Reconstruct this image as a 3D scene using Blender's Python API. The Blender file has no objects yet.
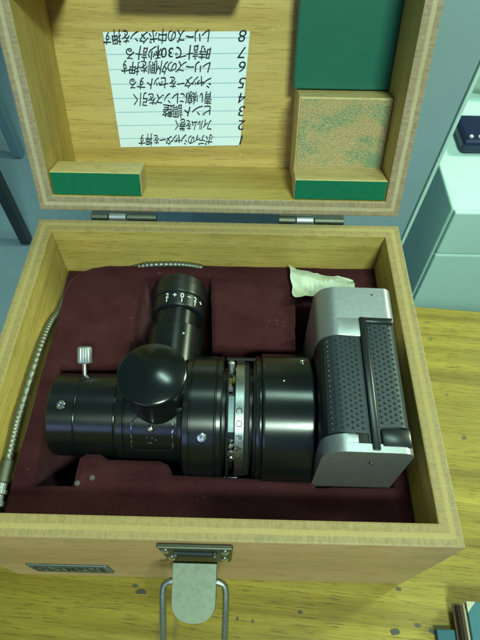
import bpy, bmesh, math, random
from mathutils import Matrix, Vector, noise
from math import sin, cos, pi, sqrt, radians
random.seed(7)
S = bpy.context.scene
COL = S.collection

# ------------------------------------------------------------------ camera, world, lamps
cam = bpy.data.cameras.new('camera')
cam.sensor_fit = 'VERTICAL'; cam.sensor_height = 24.0; cam.lens = 24.0 * 514.487 / 640.0
cam.clip_start = 0.02; cam.clip_end = 60
camo = bpy.data.objects.new('camera', cam); COL.objects.link(camo)
camo.location = (0.02032, -0.05228, 0.39005)
camo.rotation_euler = (0.60121, -0.00533, 0.02257)
S.camera = camo

world = bpy.data.worlds.new('World'); S.world = world; world.use_nodes = True
bg = world.node_tree.nodes['Background']
bg.inputs[0].default_value = (0.30, 0.58, 0.64, 1); bg.inputs[1].default_value = 0.22

def area(name, loc, target, sx, sy, power, col):
    l = bpy.data.lights.new(name, 'AREA'); l.shape = 'RECTANGLE'; l.size = sx; l.size_y = sy
    l.energy = power; l.color = col
    o = bpy.data.objects.new(name, l); COL.objects.link(o); o.location = loc
    d = Vector(target) - Vector(loc); o.rotation_euler = d.to_track_quat('-Z', 'Y').to_euler()
    return o
MID = Vector((0.02, 0.1, 0.12))
# greenish ceiling fluorescent in front and to the right, high up
area('ceiling_lamp', MID + Vector((0.20, -0.58, 0.80)) * 2.0, MID, 0.42, 0.20, 42, (0.72, 1.0, 0.80))
# cool daylight from a window low in front of the table
area('window_light', MID + Vector((-0.45, -0.86, 0.42)) * 2.2, MID, 1.2, 0.7, 7, (0.40, 0.52, 1.0))
# fluorescent tubes straight overhead, running along the table
area('overhead_lamp', MID + Vector((0.16, 0.26, 0.95)) * 2.0, MID, 0.6, 0.14, 10, (0.62, 1.0, 0.84))
# another one to the right
area('side_ceiling_lamp', MID + Vector((0.80, 0.38, 0.56)) * 2.2, MID, 0.25, 0.4, 36, (0.76, 1.0, 0.66))

S.view_settings.view_transform = 'Standard'; S.view_settings.look = 'None'
S.view_settings.exposure = 0.0; S.view_settings.gamma = 1.0; S.view_settings.use_curve_mapping = False
S.render.engine = 'CYCLES'
S.cycles.use_denoising = True

# ------------------------------------------------------------------ node helper
class N:
    def __init__(s, name):
        s.m = bpy.data.materials.new(name); s.m.use_nodes = True
        s.t = s.m.node_tree; s.p = s.t.nodes['Principled BSDF']
        s.tc = s.t.nodes.new('ShaderNodeTexCoord')
    def lnk(s, a, b): s.t.links.new(a, b)
    def put(s, sock, v):
        if isinstance(v, bpy.types.NodeSocket): s.lnk(v, sock)
        else: sock.default_value = v
    def math(s, op, a, b=0.0, clamp=False):
        n = s.t.nodes.new('ShaderNodeMath'); n.operation = op; n.use_clamp = clamp
        s.put(n.inputs[0], a); s.put(n.inputs[1], b); return n.outputs[0]
    def vec(s, v, scale=(1, 1, 1), rot=(0, 0, 0), loc=(0, 0, 0)):
        n = s.t.nodes.new('ShaderNodeMapping'); s.lnk(v, n.inputs[0])
        n.inputs['Scale'].default_value = scale; n.inputs['Rotation'].default_value = rot; n.inputs['Location'].default_value = loc
        return n.outputs[0]
    def noise(s, v, scale, detail=3, rough=0.55, dist=0.0):
        n = s.t.nodes.new('ShaderNodeTexNoise'); s.lnk(v, n.inputs['Vector'])
        n.inputs['Scale'].default_value = scale; n.inputs['Detail'].default_value = detail
        n.inputs['Roughness'].default_value = rough; n.inputs['Distortion'].default_value = dist
        return n.outputs['Fac']
    def voro(s, v, scale, out='Distance'):
        n = s.t.nodes.new('ShaderNodeTexVoronoi'); s.lnk(v, n.inputs['Vector']); n.inputs['Scale'].default_value = scale
        return n.outputs[out]
    def ramp(s, f, *stops):
        n = s.t.nodes.new('ShaderNodeValToRGB'); s.lnk(f, n.inputs[0]); e = n.color_ramp.elements
        while len(e) < len(stops): e.new(0.5)
        for el, (p, c) in zip(e, stops):
            el.position = p
            el.color = (c, c, c, 1) if isinstance(c, (int, float)) else (*c, 1)
        return n.outputs[0]
    def mix(s, f, a, b, mode='MIX'):
        n = s.t.nodes.new('ShaderNodeMix'); n.data_type = 'RGBA'; n.blend_type = mode
        s.put(n.inputs[0], f)
        for k, v in ((6, a), (7, b)):
            if isinstance(v, bpy.types.NodeSocket): s.lnk(v, n.inputs[k])
            else: n.inputs[k].default_value = (*v, 1)
        return n.outputs[2]
    def sep(s, v):
        n = s.t.nodes.new('ShaderNodeSeparateXYZ'); s.lnk(v, n.inputs[0]); return n.outputs
    def bump(s, h, strength=0.3, dist=0.001):
        n = s.t.nodes.new('ShaderNodeBump'); s.lnk(h, n.inputs['Height'])
        n.inputs['Strength'].default_value = strength; n.inputs['Distance'].default_value = dist
        s.lnk(n.outputs[0], s.p.inputs['Normal'])
    def set(s, **k):
        for a, v in k.items():
            sock = s.p.inputs[a.replace('_', ' ')]
            if isinstance(v, bpy.types.NodeSocket): s.lnk(v, sock)
            elif isinstance(v, tuple) and len(v) == 3: sock.default_value = (*v, 1)
            else: sock.default_value = v
        return s.m

def grain(n, v, c_dark, c_mid, c_light, along=14, across=420, pk=.52):
    """oak-like figure: broad tone, fine pores stretched along local x"""
    broad = n.noise(n.vec(v, (along * .35, across * .16, across * .16)), 1.0, 4, .6, .3)
    pores = n.noise(n.vec(v, (along * 11, across * 2.0, across * 2.0)), 1.0, 3, .7)
    c = n.ramp(broad, (.28, c_dark), (.5, c_mid), (.75, c_light))
    pm = n.ramp(pores, (.34, 1.0), (.47, 0.0))
    c = n.mix(n.math('MULTIPLY', pm, pk), c, tuple(x * .45 for x in c_dark))
    return c, broad, pores

T_WALL = 0.0112
def mat_ply(name, bands, dashk):
    n = N(name); o = n.tc.outputs['Object']; nz = n.sep(n.tc.outputs['Normal'])
    c, broad, pores = grain(n, o, (.40, .275, .062), (.57, .405, .10), (.66, .50, .15), 7, 420)
    # outer veneer: redder
    co, b2, p2 = grain(n, n.vec(o, loc=(.31, .2, .7)), (.40, .235, .105), (.49, .30, .14), (.54, .345, .17), 5, 160)
    xyz = n.sep(o)
    outer = n.math('LESS_THAN', xyz[1], .0009)
    c = n.mix(outer, c, co)
    # rim: plies seen edge on, some with short end grain dashes
    tt = n.math('DIVIDE', xyz[1], T_WALL)
    wob = n.math('MULTIPLY', n.math('SUBTRACT', n.noise(n.vec(o, (60, 60, 60)), 1, 2), .5), .10)
    tt = n.math('ADD', tt, wob)
    b0, b1, b2 = bands
    dk = lambda c, k: tuple(q * k for q in c)
    band = n.ramp(tt, (.0, dk(b0, .93)), (.33, b0), (.365, b1), (.56, dk(b1, .97)), (.60, b2), (.95, dk(b2, 1.08)))
    dash = n.noise(n.vec(o, (650, 200, 200), (0, 0, .5)), 1, 3, .65)
    dm = n.ramp(dash, (.40, 1.0), (.58, 0.0))
    notmid = n.ramp(tt, (.30, 1.0), (.36, .15), (.58, .15), (.63, 1.0))
    band = n.mix(n.math('MULTIPLY', n.math('MULTIPLY', dm, notmid), dashk), band, dk(b0, .55))
    fuzz = n.noise(n.vec(o, (900, 900, 900)), 1, 2)
    band = n.mix(n.math('MULTIPLY', n.ramp(fuzz, (.5, 0.0), (.75, 1.0)), .16), band, (.60, .54, .36))
    rim = n.math('GREATER_THAN', nz[2], .6)
    col = n.mix(rim, c, band)
    blotch = n.noise(n.vec(o, (22, 22, 22)), 1, 3)
    col = n.mix(n.ramp(blotch, (.35, .30), (.62, 0.0)), col, (.33, .25, .08))
    # pale scuffed arris
    n.bump(n.mix(rim, pores, dash), .25, .0006)
    return n.set(Base_Color=col, Roughness=n.ramp(broad, (.3, .42), (.7, .58)), Specular_IOR_Level=.35)
def mat_wood(name, d, m, l, along=9, across=300, rough=.5):
    n = N(name); o = n.tc.outputs['Object']
    c, b, p = grain(n, o, d, m, l, along, across)
    sp = n.ramp(n.noise(n.vec(o, (170, 170, 170)), 1, 2), (.72, 0.0), (.76, .5))
    c = n.mix(sp, c, tuple(x * 1.25 for x in l))
    n.bump(p, .2, .0006)
    return n.set(Base_Color=c, Roughness=rough, Specular_IOR_Level=.35)
def mat_table():
    n = N('varnished_oak'); o = n.vec(n.tc.outputs['Object'])
    c, b, p = grain(n, o, (.165, .112, .012), (.315, .230, .024), (.44, .335, .045), 5.0, 520, .75)
    # ink spots and dark scratches
    xy = n.vec(o, (1, 1, 0))
    spots = n.voro(n.vec(xy, (34, 34, 1)), 1.0)
    warp = n.noise(n.vec(o, (260, 260, 1)), 1, 2)
    keep = n.ramp(n.noise(n.vec(o, (6, 6, 1)), 1, 1), (.52, 0.0), (.58, 1.0))
    sm = n.ramp(n.math('ADD', spots, n.math('MULTIPLY', n.math('SUBTRACT', warp, .5), .14)), (.065, 1.0), (.10, 0.0))
    c = n.mix(n.math('MULTIPLY', n.math('MULTIPLY', sm, keep), .85), c, (.03, .04, .06))
    # the blots that can be located on this table
    xyz = n.sep(o)
    for (x, y, rx, ry, a) in BLOTS:
        q = Matrix.Rotation(radians(4.2), 4, 'Z') @ Vector((x, y - .235, 0)); x, y = q.x, q.y
        dx = n.math('DIVIDE', n.math('SUBTRACT', xyz[0], x), rx * 1.25); dy = n.math('DIVIDE', n.math('SUBTRACT', xyz[1], y), ry)
        dd = n.math('SQRT', n.math('ADD', n.math('MULTIPLY', dx, dx), n.math('MULTIPLY', dy, dy)))
        dd = n.math('ADD', dd, n.math('MULTIPLY', n.math('SUBTRACT', n.noise(n.vec(o, (300, 300, 1), loc=(x, y, 0)), 1, 3), .5), 1.3))
        c = n.mix(n.math('MULTIPLY', n.ramp(dd, (.75, 1.0), (1.0, 0.0)), a), c, (.025, .035, .05))
    stain = n.noise(n.vec(o, (7, 16, 1)), 1, 4, .6)
    c = n.mix(n.ramp(stain, (.35, .35), (.58, 0.0)), c, (.22, .17, .03))
    n.bump(p, .35, .0007)
    return n.set(Base_Color=c, Roughness=n.ramp(b, (.3, .36), (.7, .5)), Specular_IOR_Level=.4)
def mat_velvet():
    n = N('burgundy_velvet'); o = n.tc.outputs['Object']
    f = n.noise(n.vec(o, (700, 700, 700)), 1, 3, .7)
    g = n.noise(n.vec(o, (38, 60, 38)), 1, 4, .65)
    c = n.mix(f, (.018, .0045, .006), (.064, .0145, .0175))
    c = n.mix(n.ramp(g, (.30, 0.0), (.75, .6)), c, (.074, .023, .024))
    lint = n.voro(n.vec(o, (260, 260, 260)), 1.0)
    k = n.ramp(n.noise(n.vec(o, (55, 55, 55)), 1, 2), (.56, 0.0), (.66, 1.0))
    c = n.mix(n.math('MULTIPLY', n.ramp(lint, (.08, 1.0), (.13, 0.0)), n.math('MULTIPLY', k, .32)), c, (.34, .29, .22))
    n.bump(f, .5, .0010)
    return n.set(Base_Color=c, Roughness=.95, Specular_IOR_Level=.1, Sheen_Weight=.26, Sheen_Roughness=.4, Sheen_Tint=(.55, .26, .28))
def mat_black(name='black_enamel', base=(.005, .007, .007), rough=.27, dust=.8, aniso=.65):
    n = N(name); o = n.tc.outputs['Object']
    f = n.noise(n.vec(o, (60, 60, 60)), 1, 4, .6)
    d = n.ramp(n.noise(n.vec(o, (900, 900, 900)), 1, 2), (.70, 0.0), (.78, 1.0))
    k = n.ramp(n.noise(n.vec(o, (45, 45, 45)), 1, 2), (.5, 0.0), (.65, 1.0))
    c = n.mix(n.math('MULTIPLY', n.math('MULTIPLY', d, k), dust * .3), base, (.22, .25, .22))
    n.bump(n.noise(n.vec(o, (1500, 1500, 1500)), 1, 2), .06, .0003)
    if aniso:      # fine lathe marks run round the barrel
        tg = n.t.nodes.new('ShaderNodeTangent'); tg.direction_type = 'RADIAL'; tg.axis = 'Z'
        n.lnk(tg.outputs[0], n.p.inputs['Tangent']); n.set(Anisotropic=aniso, Anisotropic_Rotation=.25)
    return n.set(Base_Color=c, Roughness=n.ramp(f, (.35, rough - .015), (.7, rough + .02)), Specular_IOR_Level=.60)
def mat_metal(name, base, rough, noise_amt=.04, metallic=1.0):
    n = N(name); o = n.tc.outputs['Object']
    f = n.noise(n.vec(o, (420, 420, 420)), 1, 4, .6); g = n.noise(n.vec(o, (1800, 1800, 1800)), 1, 2)
    c = n.mix(f, tuple(x * .90 for x in base), base)
    n.bump(g, .12, .0003)
    return n.set(Base_Color=c, Roughness=n.ramp(f, (.3, rough - noise_amt), (.7, rough + noise_amt)), Metallic=metallic)
def mat_plain(name, base, rough=.6, var=.15, scale=90, spec=.4, bump=.15):
    n = N(name); o = n.tc.outputs['Object']
    f = n.noise(n.vec(o, (scale,) * 3), 1, 4, .65)
    n.bump(n.noise(n.vec(o, (scale * 8,) * 3), 1, 3), bump, .0005)
    return n.set(Base_Color=n.mix(f, tuple(x * (1 - var) for x in base), tuple(min(1, x * (1 + var)) for x in base)), Roughness=rough, Specular_IOR_Level=spec)
def mat_worn_green():
    n = N('wood_with_felt_remains'); o = n.tc.outputs['Object']
    f = n.noise(n.vec(o, (620, 1100, 1100)), 1, 4, .75); g = n.noise(n.vec(o, (45, 70, 70)), 1, 4, .65)
    c = n.ramp(f, (.30, (.34, .23, .10)), (.5, (.50, .37, .17)), (.68, (.62, .50, .27)))
    m = n.math('MULTIPLY', n.ramp(n.math('SUBTRACT', g, n.math('MULTIPLY', n.math('ABSOLUTE', n.math('SUBTRACT', n.sep(o)[1], .052)), 3.5)), (.45, 0.0), (.55, 1.0)), n.ramp(f, (.44, 1.0), (.60, .05)))
    q = n.sep(o); cx = n.math('MULTIPLY', n.math('SUBTRACT', .112, q[0]), 1.0); cy = n.math('SUBTRACT', q[1], .031)
    cd = n.math('SQRT', n.math('ADD', n.math('MULTIPLY', cx, cx), n.math('MULTIPLY', cy, cy)))
    cd = n.math('ADD', cd, n.math('MULTIPLY', n.math('SUBTRACT', n.noise(n.vec(o, (400, 400, 400)), 1, 3), .5), .016))
    m = n.math('MAXIMUM', m, n.ramp(cd, (.004, 1.0), (.011, 0.0)))
    c = n.mix(n.math('MULTIPLY', m, .62), c, (.05, .27, .16))
    xyz = n.sep(o)
    n.bump(f, .6, .0012)
    return n.set(Base_Color=c, Roughness=.8, Specular_IOR_Level=.2)
def mat_paper():
    n = N('ruled_paper'); o = n.tc.outputs['Object']; f = n.noise(n.vec(o, (60, 60, 60)), 1, 4)
    return n.set(Base_Color=n.mix(f, (.76, .86, .90), (.82, .90, .93)), Roughness=.75, Specular_IOR_Level=.2)

BLOTS = [(-.0500, -.0052, .0024, .0014, .9), (-.0455, -.0085, .0030, .0022, .98), (.1227, -.0280, .0030, .0022, .9),
         (.1286, -.0030, .0018, .0014, .9), (.1473, -.0270, .0022, .0018, .9), (.0614, -.0181, .0014, .0013, .8),
         (.1380, -.0240, .0020, .0016, .9), (.1180, -.0350, .0018, .0020, .8), (.0200, -.0230, .0009, .0012, .8), (.0300, -.0240, .0010, .0012, .7),
         (-.0300, -.0270, .0020, .0200, .32), (-.0200, -.0250, .0018, .0190, .28), (-.0120, -.0500, .0016, .0180, .25)]
M = dict(
    ply=mat_ply('plywood', ((.35, .255, .110), (.42, .31, .110), (.33, .235, .090)), .45), plylid=mat_ply('plywood_of_lid', ((.41, .30, .19), (.58, .46, .29), (.40, .295, .19)), .62), table=mat_table(), velvet=mat_velvet(),
    lidback=mat_wood('oak_veneer', (.43, .28, .072), (.58, .395, .115), (.67, .48, .16), 5, 520),
    block=mat_wood('pale_wood', (.48, .35, .13), (.61, .46, .19), (.68, .54, .25), 8, 320),
    green=mat_plain('green_felt', (.008, .150, .070), .85, .22, 240, .15, .5),
    greenp=mat_plain('green_painted_board', (.012, .125, .080), .45, .12, 30, .4),
    worn=mat_worn_green(), paper=mat_paper(),
    ink=mat_plain('black_ink', (.012, .014, .02), .6, .1), rule=mat_plain('ruled_line_blue', (.30, .48, .58), .7, .1),
    black=mat_black(), black2=mat_black('black_satin', (.008, .010, .010), .36, .8, .5), dome=mat_black('black_gloss', (.004, .006, .006), .19, .8, 0), blackp=mat_black('black_paint', (.008, .010, .011), .30, .8, 0), matte=mat_plain('matte_black', (.012, .013, .013), .6, .2, 120, .35),
    leather=mat_plain('black_leatherette', (.024, .034, .038), .38, .25, 300, .5, .3),
    chrome=mat_metal('satin_chrome', (.46, .48, .48), .40, .03, .85), steel=mat_metal('zinc_steel', (.15, .16, .12), .52),
    bright=mat_metal('bright_steel', (.72, .74, .74), .22), brass=mat_metal('brass', (.70, .52, .20), .3),
    silverring=mat_metal('brushed_aluminium', (.40, .44, .43), .36),
    lever=mat_metal('worn_zinc_plate', (.20, .225, .165), .58, .06, .55), wire=mat_metal('galvanised_wire', (.40, .43, .36), .42), plate=mat_metal('dull_plate', (.26, .34, .36), .55), white=mat_plain('white_paint', (.75, .78, .76), .5),
    cable=mat_metal('braided_cable', (.24, .25, .20), .5),
    tissue=mat_plain('crumpled_tissue', (.50, .56, .42), .55, .12, 60),
    floor=mat_plain('blue_grey_floor', (.19, .29, .345), .55, .15, 6), panel=mat_plain('grey_blue_steel', (.30, .43, .47), .5, .10, 8),
    cabinet=mat_plain('white_enamel', (.62, .86, .78), .45, .05, 20), navy=mat_plain('navy_plastic', (.012, .02, .06), .35, .2),
    post=mat_plain('faded_blue_paint', (.10, .19, .24), .5), dark=mat_plain('dark_steel', (.02, .03, .035), .45), cover=mat_plain('teal_book_cloth', (.045, .15, .18), .7, .15, 200),
    pages=mat_plain('book_pages', (.50, .46, .30), .8, .2, 400), brown=mat_plain('brown_board', (.10, .07, .04), .7),
    pad=mat_plain('grey_felt', (.09, .08, .08), .9, .2, 300), red=mat_plain('grey_bag', (.42, .50, .44), .7),
)

# ------------------------------------------------------------------ object helpers
WM = {}
def mesh_obj(name, bm, mats, parent=None, mw=None, smooth=None):
    me = bpy.data.meshes.new(name)
    if smooth is not None:
        for f in bm.faces: f.smooth = True
    bm.normal_update(); bm.to_mesh(me); bm.free()
    if smooth is not None: me.set_sharp_from_angle(angle=radians(smooth))
    for m in (mats if isinstance(mats, (list, tuple)) else [mats]): me.materials.append(M[m])
    return link(name, me, parent, mw)
def link(name, data, parent=None, mw=None):
    o = bpy.data.objects.new(name, data); COL.objects.link(o)
    mw = mw or Matrix.Identity(4); WM[o.name] = mw
    if parent is not None:
        o.parent = parent; o.matrix_basis = WM[parent.name].inverted() @ mw
    else: o.matrix_basis = mw
    return o
def thing(o, label, cat, group=None, kind=None):
    o['label'] = label; o['category'] = cat
    if group: o['group'] = group
    if kind: o['kind'] = kind
    return o
def root(name, loc, label, cat): return thing(link(name, None, None, Matrix.Translation(loc)), label, cat)
def box(bm, lo, hi, bev=0.0, mi=0, seg=2, mw=None):
    b = bmesh.new()
    vs = [b.verts.new((x, y, z)) for x in (lo[0], hi[0]) for y in (lo[1], hi[1]) for z in (lo[2], hi[2])]
    for f in ((0, 1, 3, 2), (4, 6, 7, 5), (0, 4, 5, 1), (2, 3, 7, 6), (0, 2, 6, 4), (1, 5, 7, 3)): b.faces.new([vs[i] for i in f]).material_index = mi
    if bev: bmesh.ops.bevel(b, geom=b.edges[:], offset=bev, segments=seg, profile=.5, affect='EDGES')
    for f in b.faces: f.material_index = mi
    join(bm, b, mw)
def join(bm, b, mw=None):
    if mw is not None: b.transform(mw)
    t = bpy.data.meshes.new('tmp'); b.to_mesh(t); b.free(); bm.from_mesh(t); bpy.data.meshes.remove(t)
def lathe(bm, prof, mw, seg=64, a0=0, a1=2 * pi, cap=True, mi=0, ribs=None):
    """profile of (axial, radius) along local z, transformed by mw; ribs=(n, depth) modulates the radius"""
    full = abs(a1 - a0 - 2 * pi) < 1e-6
    k = seg if full else seg + 1
    rings = []
    for z, r in prof:
        row = []
        for i in range(k):
            a = a0 + (a1 - a0) * i / seg
            rr = r * (1 + (ribs[1] if ribs and i % ribs[0] == 0 else 0))
            row.append(bm.verts.new(mw @ Vector((rr * cos(a), rr * sin(a), z))))
        rings.append(row)
    for A, B in zip(rings, rings[1:]):
        for i in range(seg):
            j = (i + 1) % k
            bm.faces.new((A[i], A[j], B[j], B[i])).material_index = mi
    if cap and full:
        if prof[0][1] > 0: bm.faces.new(rings[0][::-1]).material_index = mi
        if prof[-1][1] > 0: bm.faces.new(rings[-1]).material_index = mi
def tube(bm, pts, r, seg=10, rad=None, cap=True):
    pts = [Vector(p) for p in pts]; prev = None; rings = []
    for i, p in enumerate(pts):
        t = (pts[min(i + 1, len(pts) - 1)] - pts[max(i - 1, 0)]).normalized()
        n = (prev - t * prev.dot(t)).normalized() if prev is not None else t.orthogonal().normalized()
        prev = n; b = t.cross(n); rr = rad[i] if rad else r
        rings.append([bm.verts.new(p + (n * cos(2 * pi * k / seg) + b * sin(2 * pi * k / seg)) * rr) for k in range(seg)])
    for A, B in zip(rings, rings[1:]):
        for k in range(seg): bm.faces.new((A[k], A[(k + 1) % seg], B[(k + 1) % seg], B[k]))
    if cap: bm.faces.new(rings[0][::-1]); bm.faces.new(rings[-1])
def smooth_path(pts, n):
    pts = [Vector(p) for p in pts]; P = [pts[0] * 2 - pts[1]] + pts + [pts[-1] * 2 - pts[-2]]; out = []
    for i in range(1, len(P) - 2):
        for k in range(n):
            t = k / n; a, b, c, d = P[i - 1], P[i], P[i + 1], P[i + 2]
            out.append(.5 * ((2 * b) + (c - a) * t + (2 * a - 5 * b + 4 * c - d) * t * t + (3 * b - a - 3 * c + d) * t ** 3))
    out.append(pts[-1]); return out
def extrude_poly(bm, pts, z0, z1, mw=None, bev=0, mi=0):
    b = bmesh.new(); lo = [b.verts.new((x, y, z0)) for x, y in pts]; hi = [b.verts.new((x, y, z1)) for x, y in pts]; n = len(pts)
    b.faces.new(lo[::-1]); b.faces.new(hi)
    for i in range(n): b.faces.new((lo[i], lo[(i + 1) % n], hi[(i + 1) % n], hi[i]))
    if bev: bmesh.ops.bevel(b, geom=[e for e in b.edges if len({round(v.co.z, 6) for v in e.verts}) == 1], offset=bev, segments=2, profile=.5, affect='EDGES')
    for f in b.faces: f.material_index = mi
    join(bm, b, mw)
def rrect(x0, y0, x1, y1, r, n=6):
    out = []
    rs = r if isinstance(r, (list, tuple)) else [r] * 4
    for (cx, cy, a, q) in ((x1, y1, 0, rs[0]), (x0, y1, 90, rs[1]), (x0, y0, 180, rs[2]), (x1, y0, 270, rs[3])):
        sx = -1 if cx == x1 else 1; sy = -1 if cy == y1 else 1
        for k in range(n + 1):
            t = radians(a + 90 * k / n); out.append((cx + sx * q + q * cos(t), cy + sy * q + q * sin(t)))
    return out
def axes(o, x, y, z):
    return Matrix(((x[0], y[0], z[0], o[0]), (x[1], y[1], z[1], o[1]), (x[2], y[2], z[2], o[2]), (0, 0, 0, 1)))
def frame_z(o, zdir, xhint=(1, 0, 0)):
    z = Vector(zdir).normalized(); x = Vector(xhint); x = (x - z * x.dot(z)).normalized(); return axes(o, x, z.cross(x), z)
# text
_tc = bpy.data.curves.new('glyph', 'FONT'); _to = bpy.data.objects.new('glyph', _tc); COL.objects.link(_to)
_gc = {}
def glyph(ch, offset=0.0):
    key = (ch, offset)
    if key not in _gc:
        _tc.body = ch; _tc.size = 1; _tc.offset = offset; _tc.resolution_u = 3; _tc.align_x = 'CENTER'
        bpy.context.view_layer.update()
        ev = _to.evaluated_get(bpy.context.evaluated_depsgraph_get()); me = ev.to_mesh()
        _gc[key] = ([v.co.copy() for v in me.vertices], [tuple(p.vertices) for p in me.polygons]); ev.to_mesh_clear()
    return _gc[key]
def put_glyph(bm, ch, fn, offset=0.0):
    vs, fs = glyph(ch, offset); nv = [bm.verts.new(fn(v)) for v in vs]
    for f in fs:
        try: bm.faces.new([nv[i] for i in f])
        except ValueError: pass

# ------------------------------------------------------------------ setting: floor, table, cabinet, panel
bm = bmesh.new(); box(bm, (-4, -2.5, -.76), (4, 6, -.72)); f = mesh_obj('floor', bm, 'floor'); f['kind'] = 'structure'

TA = Matrix.Translation((.0, .235, 0)) @ Matrix.Rotation(radians(-4.2), 4, 'Z')
tbl = root('wooden_table', (.3, -.05, -.72), 'varnished yellow oak table top with ink blots and scratches under the wooden case', 'table')
EDGE = .0138
bm = bmesh.new(); box(bm, (-.176, -.62, -.03), (.95, EDGE - .0005, 0), .0012); mesh_obj('table_top', bm, 'table', tbl, TA)
for (x, y) in ((-.14, -.04), (.90, -.04), (-.14, -.58), (.90, -.58)):
    bm = bmesh.new(); box(bm, (x - .022, y - .022, -.714), (x + .022, y + .022, -.031), .002); mesh_obj('leg', bm, 'dark', tbl, TA)

cab = root('white_cabinet', (.55, .7, -.72), 'white enamelled cabinet with two drawers standing behind the table at right', 'cabinet')
bm = bmesh.new(); box(bm, (.300, .475, -.72), (.85, 1.15, -.10), .003); mesh_obj('body', bm, 'cabinet', cab)
bm = bmesh.new(); box(bm, (.303, .467, -.182), (.85, .475, -.1005), .002); mesh_obj('drawer_front', bm, 'cabinet', cab)
bm = bmesh.new(); box(bm, (.303, .467, -.70), (.85, .475, -.1855), .002); mesh_obj('drawer_front', bm, 'cabinet', cab)

pt = root('steel_locker', (.0, .5, -.72), 'tall grey-blue steel locker behind the right side of the open lid', 'locker')
bm = bmesh.new(); extrude_poly(bm, [(-.05, .0), (.2165, .0), (.2435, .62), (-.05, .62)], 0, .035, axes((0, .455, -.26), (1, 0, 0), (0, 0, 1), (0, -1, 0)), .002)
mesh_obj('side_panel', bm, 'panel', pt)
bm = bmesh.new(); extrude_poly(bm, [(.2172, .0), (.2212, .0), (.2482, .62), (.2442, .62)], -.001, .037, axes((0, .455, -.26), (1, 0, 0), (0, 0, 1), (0, -1, 0)), .0006)
mesh_obj('edge_strip', bm, 'cabinet', pt)
bm = bmesh.new(); box(bm, (-.05, .42, -.72), (.216, .455, -.262)); mesh_obj('base_panel', bm, 'panel', pt)

st = root('steel_stand', (-.66, 1.15, -.72), 'dark steel stand with two upright posts on the floor to the left behind the case', 'stand')
for (x, y, w, m) in ((-.615, .965, .014, 'dark'), (-.74, 1.35, .016, 'post')):
    bm = bmesh.new(); box(bm, (x - w, y - w, -.714), (x + w, y + w, .35), .003); mesh_obj('post', bm, m, st)
bm = bmesh.new(); box(bm, (-.012, -.20, .351), (.012, .20, .375), .003, mw=Matrix.Translation((-.678, 1.158, 0)) @ Matrix.Rotation(radians(18), 4, 'Z')); mesh_obj('top_bar', bm, 'dark', st)

nv = root('desk_tool', (.38, .62, -.1), 'dark navy desk tool with pale buttons lying on the white cabinet top', 'tool')
bm = bmesh.new(); box(bm, (.335, .59, -.0995), (.46, .66, -.078), .006); mesh_obj('body', bm, 'navy', nv, Matrix.Translation((.0, .0, 0)))
for x in (.347, .36):
    bm = bmesh.new(); lathe(bm, [(0, .003), (.002, .003), (.003, .002)], Matrix.Translation((x, .603, -.0785)), 16); mesh_obj('button', bm, 'white', nv)
bm = bmesh.new(); lathe(bm, [(0, .10), (.02, .12), (.05, .115), (.075, .07), (.085, .02), (.086, 0.0)], axes((.435, .80, -.0995), (1, 0, 0), (0, .6, 0), (0, 0, 1)), 40)
for v in bm.verts:
    d = noise.noise(v.co * 18) * .012; v.co += Vector((d, d, d * .7 if v.co.z > -.09 else 0))
thing(mesh_obj('cloth_bag', bm, 'red', smooth=60), 'soft grey-green cloth bag slumped on the far end of the white cabinet', 'bag')
bn = root('black_bin', (.48, .40, -.72), 'black bin in front of the white cabinet at the right edge of the photo', 'bin')
bm = bmesh.new()
lathe(bm, [(0, .062), (.34, .078), (.345, .080), (.345, .076), (.01, .060)], Matrix.Translation((.474, .385, -.715)), 40); mesh_obj('body', bm, 'matte', bn, smooth=40)

# books at the lower right
bk = root('closed_book', (.21, -.07, 0), 'thick closed book with teal cover lying on the table at lower right corner', 'book')
BM = Matrix.Translation((.1605, -.0112, 0)) @ Matrix.Rotation(radians(-2), 4, 'Z')
bm = bmesh.new(); box(bm, (0.0045, -.15, .0185), (.10, 0, .0205), .0005); mesh_obj('cover', bm, 'cover', bk, BM)
bm = bmesh.new(); box(bm, (0.0, -.15, .0055), (.10, 0, .0070), .0004); mesh_obj('cover', bm, 'brown', bk, BM)
for (z0, z1, x0, m) in ((.0072, .0118, .0015, 'brown'), (.0120, .0182, .0030, 'pages')):
    bm = bmesh.new(); k = 6
    for i in range(k):
        a = z0 + (z1 - z0) * i / k; b = z0 + (z1 - z0) * (i + .8) / k; dx = random.uniform(0, .0009)
        box(bm, (x0 + dx, -.149, a), (.099, -.001 - dx, b))
    mesh_obj('page_block', bm, m, bk, BM)
bm = bmesh.new(); extrude_poly(bm, [(.0043, -.0002), (.0100, -.0002), (.0043, -.0065)], .0206, .0209); mesh_obj('corner_patch', bm, 'pages', bk, BM)
bm = bmesh.new(); box(bm, (.1485, -.17, .0006), (.255, -.0262, .0048), .0004)
thing(mesh_obj('thin_booklet', bm, 'cover'), 'thin dark teal booklet sticking out from under the thick book', 'booklet')

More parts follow.
